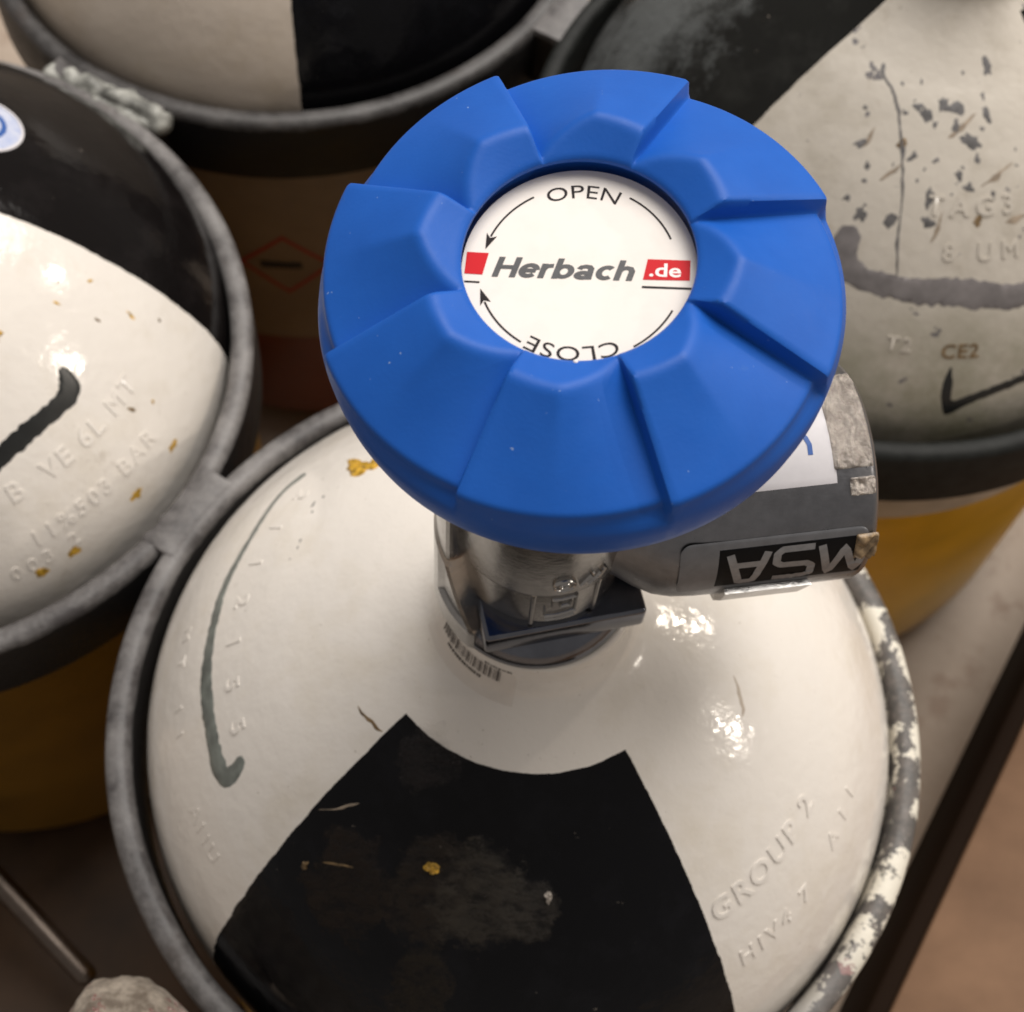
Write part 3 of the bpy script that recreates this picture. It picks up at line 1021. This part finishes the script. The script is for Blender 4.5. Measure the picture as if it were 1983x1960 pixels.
def bpatch(name, a0, a1, t0, t1, mat, h=0.10, round_=0.0, na=24, nt=24, parent=None, crumple=0.0, skew=0.0, inner=None):
    """sticker bent round the barrel: a along the axis, t the angle"""
    verts, faces = [], []
    arc_mm = R(1) * RB
    for i in range(na + 1):
        for j in range(nt + 1):
            u, v = i / na, j / nt
            A = a0 + (a1 - a0) * u
            T = t0 + (t1 - t0) * v
            if round_:
                # pull corners in
                dx, dy = min(u, 1 - u) * (a1 - a0), min(v, 1 - v) * (t1 - t0) * arc_mm
                if dx < round_ and dy < round_:
                    ex, ey = round_ - dx, round_ - dy
                    q = math.hypot(ex, ey)
                    if q > round_:
                        f_ = round_ / q
                        nx_, ny_ = round_ - ex * f_, round_ - ey * f_
                        A = a0 + nx_ if u < .5 else a1 - nx_
                        T = t0 + ny_ / arc_mm if v < .5 else t1 - ny_ / arc_mm
            T += skew * (A - a0)
            hh = h + (crumple * abs(noise.noise(Vector((A * 0.9, T * 0.12, 3)))) if crumple else 0)
            if i in (0, na) or j in (0, nt):
                hh = min(hh, h) * 0.3
            verts.append(bpt(A, T, hh))
    for i in range(na):
        for j in range(nt):
            a = i * (nt + 1) + j
            faces.append((a, a + nt + 1, a + nt + 2, a + 1))
    return mesh(name, verts, faces, mat, parent or ob, True, None, recalc=True)


bpatch('white_sticker', 14, 36.9, 82, 123.4, M['paper'], 0.10)
bpatch('crinkled_tape', 36.6, 42.0, 62, 117, M['tape'], 0.12, crumple=0.7, na=30, nt=70)
bpatch('tape_scrap', 38.6, 42.1, 121.6, 130.6, M['tape'], 0.12, 0.4, crumple=0.9)
gs = bpatch('silver_sticker', 15.6, 41.4, 147, 185, M['grey_sticker'], 0.12, 1.6, 60, 40)
SL = [(-0.9, 0)]


def bface(u, v, h):
    return bpt(u, v, 0.12 + h)


bpatch('black_field', 20.7, 41.3, 151.6, 181, M['sticker_black'], 0.18, 0, 60, 40, parent=ob, crumple=0.0)
bpatch('torn_corner', 39.6, 42.7, 151.5, 167, M['torn'], 0.35, 0.3, crumple=1.0)


# letters upside down: strokes in (a, t) with t downwards on the barrel; unit height = 21 deg
def letters(strokes, x0, sx, t_top, t_bot, wd, name):
    """letter box x 0..1 (left to right as printed, upside down in view), y 0..1 (up)"""
    polys = []
    for pl in strokes:
        polys.append([(x0 - sx * x, (t_top + (t_bot - t_top) * y)) for x, y in pl])
    verts, faces = [], []
    arc_mm = R(1) * RB
    for pl in polys:
        P = []
        for (a, b) in zip(pl[:-1], pl[1:]):
            P += [(a[0] + (b[0] - a[0]) * t / 8, a[1] + (b[1] - a[1]) * t / 8) for t in range(8)]
        P.append(pl[-1])
        o0 = len(verts)
        for i, p in enumerate(P):
            a, b = P[max(i - 1, 0)], P[min(i + 1, len(P) - 1)]
            dx, dy = b[0] - a[0], (b[1] - a[1]) * arc_mm
            L = math.hypot(dx, dy) or 1
            nx, ny = -dy / L * wd, dx / L * wd / arc_mm
            for s_ in (-1, 1):
                verts.append(bpt(p[0] + nx * s_, p[1] + ny * s_, 0.235 + 0.25 * abs(noise.noise(Vector((p[0], p[1] * .3, 0)))) * (1 if p[1] > 170 else 0)))
        for i in range(len(P) - 1):
            faces.append((o0 + 2 * i, o0 + 2 * i + 1, o0 + 2 * i + 3, o0 + 2 * i + 2))
    return mesh(name, verts, faces, M['sticker_letter'], ob, False, None, recalc=False)


T0, T1 = 155.5, 177.0
letters([[(0, 0), (0.22, 1), (0.5, 0.12), (0.78, 1), (1.0, 0)]], 41.6, 6.6, T0, T1, 0.55, 'letter')
letters([[(1, 1), (0.16, 1), (0.02, 0.9), (0.02, 0.62), (0.16, 0.52), (0.84, 0.5), (0.98, 0.4), (0.98, 0.12), (0.84, 0), (0, 0)]], 34.0, 5.2, T0, T1, 0.55, 'letter')
letters([[(0, 0), (0.32, 1), (0.68, 1), (1, 0)], [(0.14, 0.36), (0.86, 0.36)]], 27.6, 5.2, T0, T1, 0.55, 'letter')
# blue ink stroke on the white sticker
verts, faces = [], []
P = [(30.6, 92.5), (31.8, 94.5), (32.8, 97), (33.4, 100), (33.75, 103.5), (33.7, 108.5)]
for i, p in enumerate(P):
    a, b = P[max(i - 1, 0)], P[min(i + 1, len(P) - 1)]
    dx, dy = b[0] - a[0], (b[1] - a[1]) * .27
    L = math.hypot(dx, dy)
    for s_ in (-1, 1):
        verts.append(bpt(p[0] - dy / L * s_ * .33, p[1] + dx / L * s_ * .33 / .27, 0.16))
faces = [(2 * i, 2 * i + 1, 2 * i + 3, 2 * i + 2) for i in range(len(P) - 1)]
mesh('ink_stroke', verts, faces, M['blue_ink'], ob, False)
# lug under the barrel
verts = []
for a in (22.5, 33.5):
    for t in (184, 196, 212, 224):
        verts.append(bpt(a + (1.2 if a > 30 and t < 190 else 0), t, 1.1 if t < 220 else 0.2))
    for t in (184, 224):
        verts.append(bpt(a, t, -1.2))
F = [(0, 1, 2, 3), (6, 9, 8, 7), (0, 6, 7, 1), (1, 7, 8, 2), (2, 8, 9, 3), (4, 0, 3, 5), (10, 11, 9, 6), (0, 4, 10, 6), (3, 9, 11, 5)]
mesh('barrel_lug', verts, F, M['nickel'], ob, False, None, recalc=True)

# barcode label round the neck
nl = lathe('neck_dummy', [(1, 1), (1, 2)], M['paper'], front, 8)
bpy.data.objects.remove(nl)
verts, faces = [], []


def neckpt(phi, t, h):
    # t 0..1 down the flare of the neck
    z = 58.5 - t * 8.0
    for i in range(len(DP) - 1):
        if DP[i][1] >= z >= DP[i + 1][1]:
            q = (DP[i][1] - z) / max(1e-6, DP[i][1] - DP[i + 1][1])
            r = DP[i][0] + (DP[i + 1][0] - DP[i][0]) * q
            break
    return ((r + h) * math.cos(R(phi)), (r + h) * math.sin(R(phi)), z + h * 0.4)


A0, A1 = 196, 262
for i in range(41):
    for j in range(9):
        verts.append(neckpt(A0 + (A1 - A0) * i / 40, j / 8, 0.08 if 0 < j < 8 and 0 < i < 40 else 0.01))
for i in range(40):
    for j in range(8):
        faces.append((i * 9 + j, i * 9 + j + 1, (i + 1) * 9 + j + 1, (i + 1) * 9 + j))
lab = mesh('barcode_label', verts, faces, simple('label_paper', (0.70, 0.645, 0.585), 0.25, var=0.03, vs=400), front, True, None, True)
verts, faces = [], []
a = 206.0
rnd = random.Random(11)
while a < 252:
    wd = rnd.choice([0.35, 0.5, 0.9, 1.3])
    b = len(verts)
    for j in range(5):
        t = 0.12 + 0.40 * j / 4
        verts.append(neckpt(a, t, 0.24))
        verts.append(neckpt(a + wd, t, 0.24))
    for j in range(4):
        faces.append((b + 2 * j, b + 2 * j + 1, b + 2 * j + 3, b + 2 * j + 2))
    a += wd + rnd.choice([0.5, 0.7, 1.2])
a = 214
while a < 258:
    wd = rnd.choice([0.8, 1.2, 1.6])
    for (t0, t1) in (((0.60, 0.68),) if a < 240 else ((0.0, 0.07),)):
        b = len(verts)
        verts += [neckpt(a, t0, .17), neckpt(a + wd, t0, .17), neckpt(a + wd, t1, .17), neckpt(a, t1, .17)]
        faces.append((b, b + 1, b + 2, b + 3))
    a += wd + rnd.choice([0.5, 0.8])
mesh('barcode_print', verts, faces, simple('label_print', (0.06, 0.05, 0.045), 0.5), lab, False, None, True)

# ------------------------------------------------------------------ handwheel
WN = Vector((-0.08874351, -0.07002507, 0.99359))
WN.normalize()
WX = (Vector((1, 0, 0)) - WN * WN.x).normalized()
WY = WN.cross(WX)
WC = Vector((0.2576 - 0.8 - 0.1, 1.006, 142.098))
wm = Matrix((WX, WY, WN)).transposed().to_4x4()
wm.translation = WC * MM

RH = 12.6
E0 = 21.5        # angle of a step (deg), one every 45


def clampf(x, a=0.0, b=1.0):
    return max(a, min(b, x))


def s1(r, t):
    """outer flank height: straight from the crest line to the outer edge line"""
    zc = 1.75 + 0.6 * t / 0.45 if t < 0.45 else 2.35 - 3.5 * (t - 0.45) / 0.55
    zo = -3.5 - 1.9 * t
    return zc + (zo - zc) * (r - 17.2) / (28.5 - 17.2)


def s2(r, t):
    return 0.0 + 0.52 * (r - RH) + 0.15 * (1 - t)


def top_z(r, t):
    a, b = s1(r, t), s2(r, t)
    k = 0.9
    h = clampf(0.5 + 0.5 * (b - a) / k)
    return b * (1 - h) + a * h - k * h * (1 - h)


def rim_r(t):
    return 29.1 - 1.3 * t ** 1.15


thetas = []
for p in range(8):
    base = E0 + 45 * p
    # just past the step (ccw side) is high, t = 0; falls towards t = 1
    for d in (0.0, 0.25, 0.55, 0.9, 1.4, 2.2):
        thetas.append((base + d, 'ramp', d))
    for q in range(1, 31):
        thetas.append((base + 2.2 + (45 - 2.2) * q / 31, 'p', 0))
STEPW = 1.7


def tval(theta):
    """t in the petal with a narrow rising ramp at each step"""
    d = (theta - E0) % 45.0
    if d < STEPW:
        k = d / STEPW
        k = k * k * (3 - 2 * k)
        return None, k
    return (d - STEPW) / (45 - STEPW), None


def blend(fn, theta):
    t, k = tval(theta)
    if t is not None:
        return fn(t)
    return fn(1.0) * (1 - k) + fn(0.0) * k


_unused = [RH + 0.02, RH + 0.1, RH + 0.25, RH + 0.45, RH + 0.8] + [RH + 0.8 + (14.6 - 0.8) * i / 40 for i in range(1, 41)]
verts, faces = [], []
rows = []
for (th, _, _) in thetas:
    row = []
    a = R(th)
    rr_out = blend(rim_r, th)
    # recess wall
    for (r_, z) in ((13.0, -7.5), (13.7, -7.0), (13.7, -1.2), (13.3, -0.8), (RH + 0.05, -0.65), (RH, -0.5), (RH, -0.15)):
        row.append((r_, z))
    for i in range(46):
        u = i / 45
        r = RH + 0.06 + (rr_out - 0.5 - RH - 0.06) * u
        z = blend(lambda t: top_z(r, t), th)
        lip = clampf((r - RH) / 0.45)
        z = z - 0.14 * (1 - lip) ** 2
        row.append((r, z))
    ze = row[-1][1]
    # rounded outer edge, then the plain skirt below
    row += [(rr_out - 0.22, ze - 0.18), (rr_out - 0.02, ze - 0.5), (rr_out + 0.02, ze - 1.0)]
    zs = -8.0
    for k in range(1, 5):
        u = k / 4
        uu = u * u * (3 - 2 * u)
        row.append((rr_out + (29.35 - rr_out) * uu, (ze - 1.0) + (zs - (ze - 1.0)) * u))
    row += [(29.3, -9.8), (29.15, -11.6), (28.8, -13.5), (27.8, -14.9), (26.0, -15.8), (22.0, -16.1), (12.6, -16.1)]
    rows.append(row)
    for (r, z) in row:
        verts.append((r * math.cos(a), r * math.sin(a), z))
K = len(rows[0])
NTH = len(rows)
for i in range(NTH):
    j = (i + 1) % NTH
    for q in range(K - 1):
        faces.append((i * K + q, j * K + q, j * K + q + 1, i * K + q + 1))
hw = mesh('handwheel', verts, faces, M['blue'], front, True, 42, recalc=True)
hw.matrix_local = wm
hw['label'] = 'blue plastic handwheel with eight stepped petals'

# white disc in the recess, slightly dished at its edge
RD = 12.78
verts, faces = [(0, 0, -2.45)], []
n = 96
rs = [1.5, 3, 5, 7, 8.5, 9.6, 10.6, 11.4, 12.0, RD]
for r in rs:
    for i in range(n):
        a = 2 * PI * i / n
        verts.append((r * math.cos(a), r * math.sin(a), -2.45 ))
faces = [(0, 1 + i, 1 + (i + 1) % n) for i in range(n)]
for k in range(len(rs) - 1):
    for i in range(n):
        a, b = 1 + k * n + i, 1 + k * n + (i + 1) % n
        faces.append((a, a + n, b + n, b))
disc = mesh('label_disc', verts, faces, M['disc'], hw, True, None, True)
PZ = -2.41


def flat(name, polys, mat, z=PZ):
    verts, faces = [], []
    for pl in polys:
        b = len(verts)
        for (x, y) in pl:
            r = math.hypot(x, y)
            verts.append((x, y, z ))
        faces.append(tuple(range(b, b + len(pl))))
    return mesh(name, verts, faces, mat, hw, False)


def put_text(name, body, size, mat, fn, z=PZ, **kw):
    V, F = text_mesh(body, size, **kw)
    out = []
    for (x, y, _) in V:
        X, Y = fn(x, y)
        r = math.hypot(X, Y)
        out.append((X, Y, z ))
    me = mesh(name, out, F, mat, hw, False)
    return me


def fit_text(body, **kw):
    V, F = text_mesh(body, 1.0, **kw)
    xs = [v[0] for v in V]
    ys = [v[1] for v in V]
    return min(xs), max(xs), min(ys), max(ys)


def box_text(name, body, x0, x1, y0, y1, mat, rotd=0.0, z=PZ, **kw):
    a, b, c, d = fit_text(body, **kw)

    def fn(x, y):
        X = x0 + (x - a) / (b - a) * (x1 - x0)
        Y = y0 + (y - c) / (d - c) * (y1 - y0)
        return X, Y + (X - x0) * math.tan(R(rotd))
    return put_text(name, body, 1.0, mat, fn, z, **kw)


def arc_text(name, body, rad, phi_c, height, span, mat, flip=False):
    a, b, c, d = fit_text(body, space=1.06)

    def fn(x, y):
        u = (x - (a + b) / 2) / (b - a)
        v = (y - c) / (d - c) * height
        if not flip:
            ph = R(phi_c) - u * R(span)
            rr = rad + v
        else:
            ph = R(phi_c) - u * R(span)
            rr = rad + v
        return rr * math.cos(ph), rr * math.sin(ph)
    return put_text(name, body, 1.0, mat, fn, space=1.06)


arc_text('open_lettering', 'OPEN', 9.08, 91.0, 1.72, 47, M['ink_black'])
arc_text('close_lettering', 'CLOSE', 9.65, 269.5, 1.75, 55, M['ink_black'])


def arc_line(name, r, a0, a1, wd=0.11, head=None):
    n_ = 28
    verts, faces = [], []
    for i in range(n_ + 1):
        a = R(a0 + (a1 - a0) * i / n_)
        for q in (-wd, wd):
            rr = r + q
            verts.append((rr * math.cos(a), rr * math.sin(a), PZ ))
    faces = [(2 * i, 2 * i + 1, 2 * i + 3, 2 * i + 2) for i in range(n_)]
    if head:
        b = len(verts)
        s_ = 1 if a1 > a0 else -1
        L = head
        for (da, dr) in ((L, 0.0), (-0.15 * L, 0.62), (0.12 * L, 0.0), (-0.15 * L, -0.62)):
            a = R(a1) + s_ * da / r
            rr = r + dr
            verts.append((rr * math.cos(a), rr * math.sin(a), PZ + 0.005 ))
        faces += [(b, b + 1, b + 2), (b, b + 2, b + 3)]
    return mesh(name, verts, faces, M['ink_black'], hw, False)


arc_line('arrow', 10.55, 122, 160, 0.11, 1.75)
arc_line('arc_line', 10.6, 23.5, 62)
arc_line('arrow', 10.9, 239.5, 205.5, 0.11, 1.75)
arc_line('arc_line', 11.3, 304.5, 335.5)


def el(cx, cy, rx_, ry_, a0, a1, n=18):
    return [(cx + rx_ * math.cos(R(a0 + (a1 - a0) * i / n)), cy + ry_ * math.sin(R(a0 + (a1 - a0) * i / n))) for i in range(n + 1)]


GL = {
    'H': (0.84, [[(0.12, 0), (0.12, 1)], [(0.70, 0), (0.70, 1)], [(0.12, 0.5), (0.70, 0.5)]]),
    'e': (0.69, [[(0.10, 0.36), (0.58, 0.36)], el(0.35, 0.36, 0.245, 0.27, 8, 318)]),
    'r': (0.47, [[(0.12, 0), (0.12, 0.72)], [(0.12, 0.40), (0.17, 0.54), (0.26, 0.61), (0.42, 0.63)]]),
    'b': (0.72, [[(0.12, 0), (0.12, 1)], el(0.36, 0.36, 0.235, 0.265, 0, 360, 26)]),
    'a': (0.70, [[(0.12, 0.50), (0.17, 0.60), (0.30, 0.64), (0.44, 0.62), (0.51, 0.53), (0.52, 0.30), (0.54, 0.0)], el(0.31, 0.205, 0.20, 0.125, 0, 360, 22)]),
    'c': (0.65, [el(0.35, 0.36, 0.235, 0.27, 48, 312)]),
    'h': (0.72, [[(0.12, 0), (0.12, 1)], [(0.12, 0.42), (0.18, 0.56), (0.32, 0.63), (0.47, 0.59), (0.54, 0.46), (0.54, 0)]]),
}


def stroke_word(name, word, x0, x1, y0, hgt, mat, shear, rotd, sw=0.105, z=PZ):
    total = sum(GL[ch][0] for ch in word)
    kx = (x1 - x0 - shear * hgt * 0.5) / total
    verts, faces = [], []
    cx = 0
    q = 0
    for ch in word:
        adv, strokes = GL[ch]
        for pl in strokes:
            q += 1
            zz = z + 0.004 * (q % 3)
            o0 = len(verts)
            for i, p in enumerate(pl):
                a, b = pl[max(i - 1, 0)], pl[min(i + 1, len(pl) - 1)]
                if p == pl[0] == pl[-1] or (i in (0, len(pl) - 1) and math.hypot(pl[0][0] - pl[-1][0], pl[0][1] - pl[-1][1]) < 1e-6):
                    a, b = pl[-2], pl[1]
                dx, dy = b[0] - a[0], b[1] - a[1]
                L = math.hypot(dx, dy) or 1
                for sgn in (-1, 1):
                    X = cx + p[0] - dy / L * sw * sgn
                    Y = p[1] + dx / L * sw * sgn * 0.92
                    xx = x0 + X * kx + Y * hgt * shear
                    yy = y0 + Y * hgt
                    verts.append((xx, yy + (xx - x0) * math.tan(R(rotd)), zz))
            for i in range(len(pl) - 1):
                faces.append((o0 + 2 * i, o0 + 2 * i + 1, o0 + 2 * i + 3, o0 + 2 * i + 2))
        cx += adv
    return mesh(name, verts, faces, mat, hw, False)


stroke_word('brand_lettering', 'Herbach', -9.45, 6.35, -1.50, 2.55, M['ink_grey'], 0.27, 0.9)
flat('red_block', [[(-12.35, 1.50), (-9.94, 1.47), (-10.40, -1.30), (-12.38, -1.26)]], M['ink_red'])
flat('red_block', [[(7.35, 1.56), (11.95, 1.62), (11.98, -0.92), (6.95, -1.05)]], M['ink_red'])
box_text('suffix_lettering', '.de', 7.6, 11.0, -0.62, 1.08, M['ink_white'], 0.5, z=PZ + 0.012, bold=0.018)
flat('underline', [[(-12.3, -2.14), (-10.6, -2.16), (-10.62, -2.38), (-12.28, -2.36)]], M['ink_black'])
flat('underline', [[(6.9, -1.83), (12.2, -1.78), (12.18, -2.04), (6.88, -2.09)]], M['ink_black'])
# tiny moulding nib at the near lip of the recess
nib = capsule('moulding_nib', (0.5, -12.75, -0.2), (0.55, -12.9, 0.15), 0.28, M['ink_white'], hw, 12)
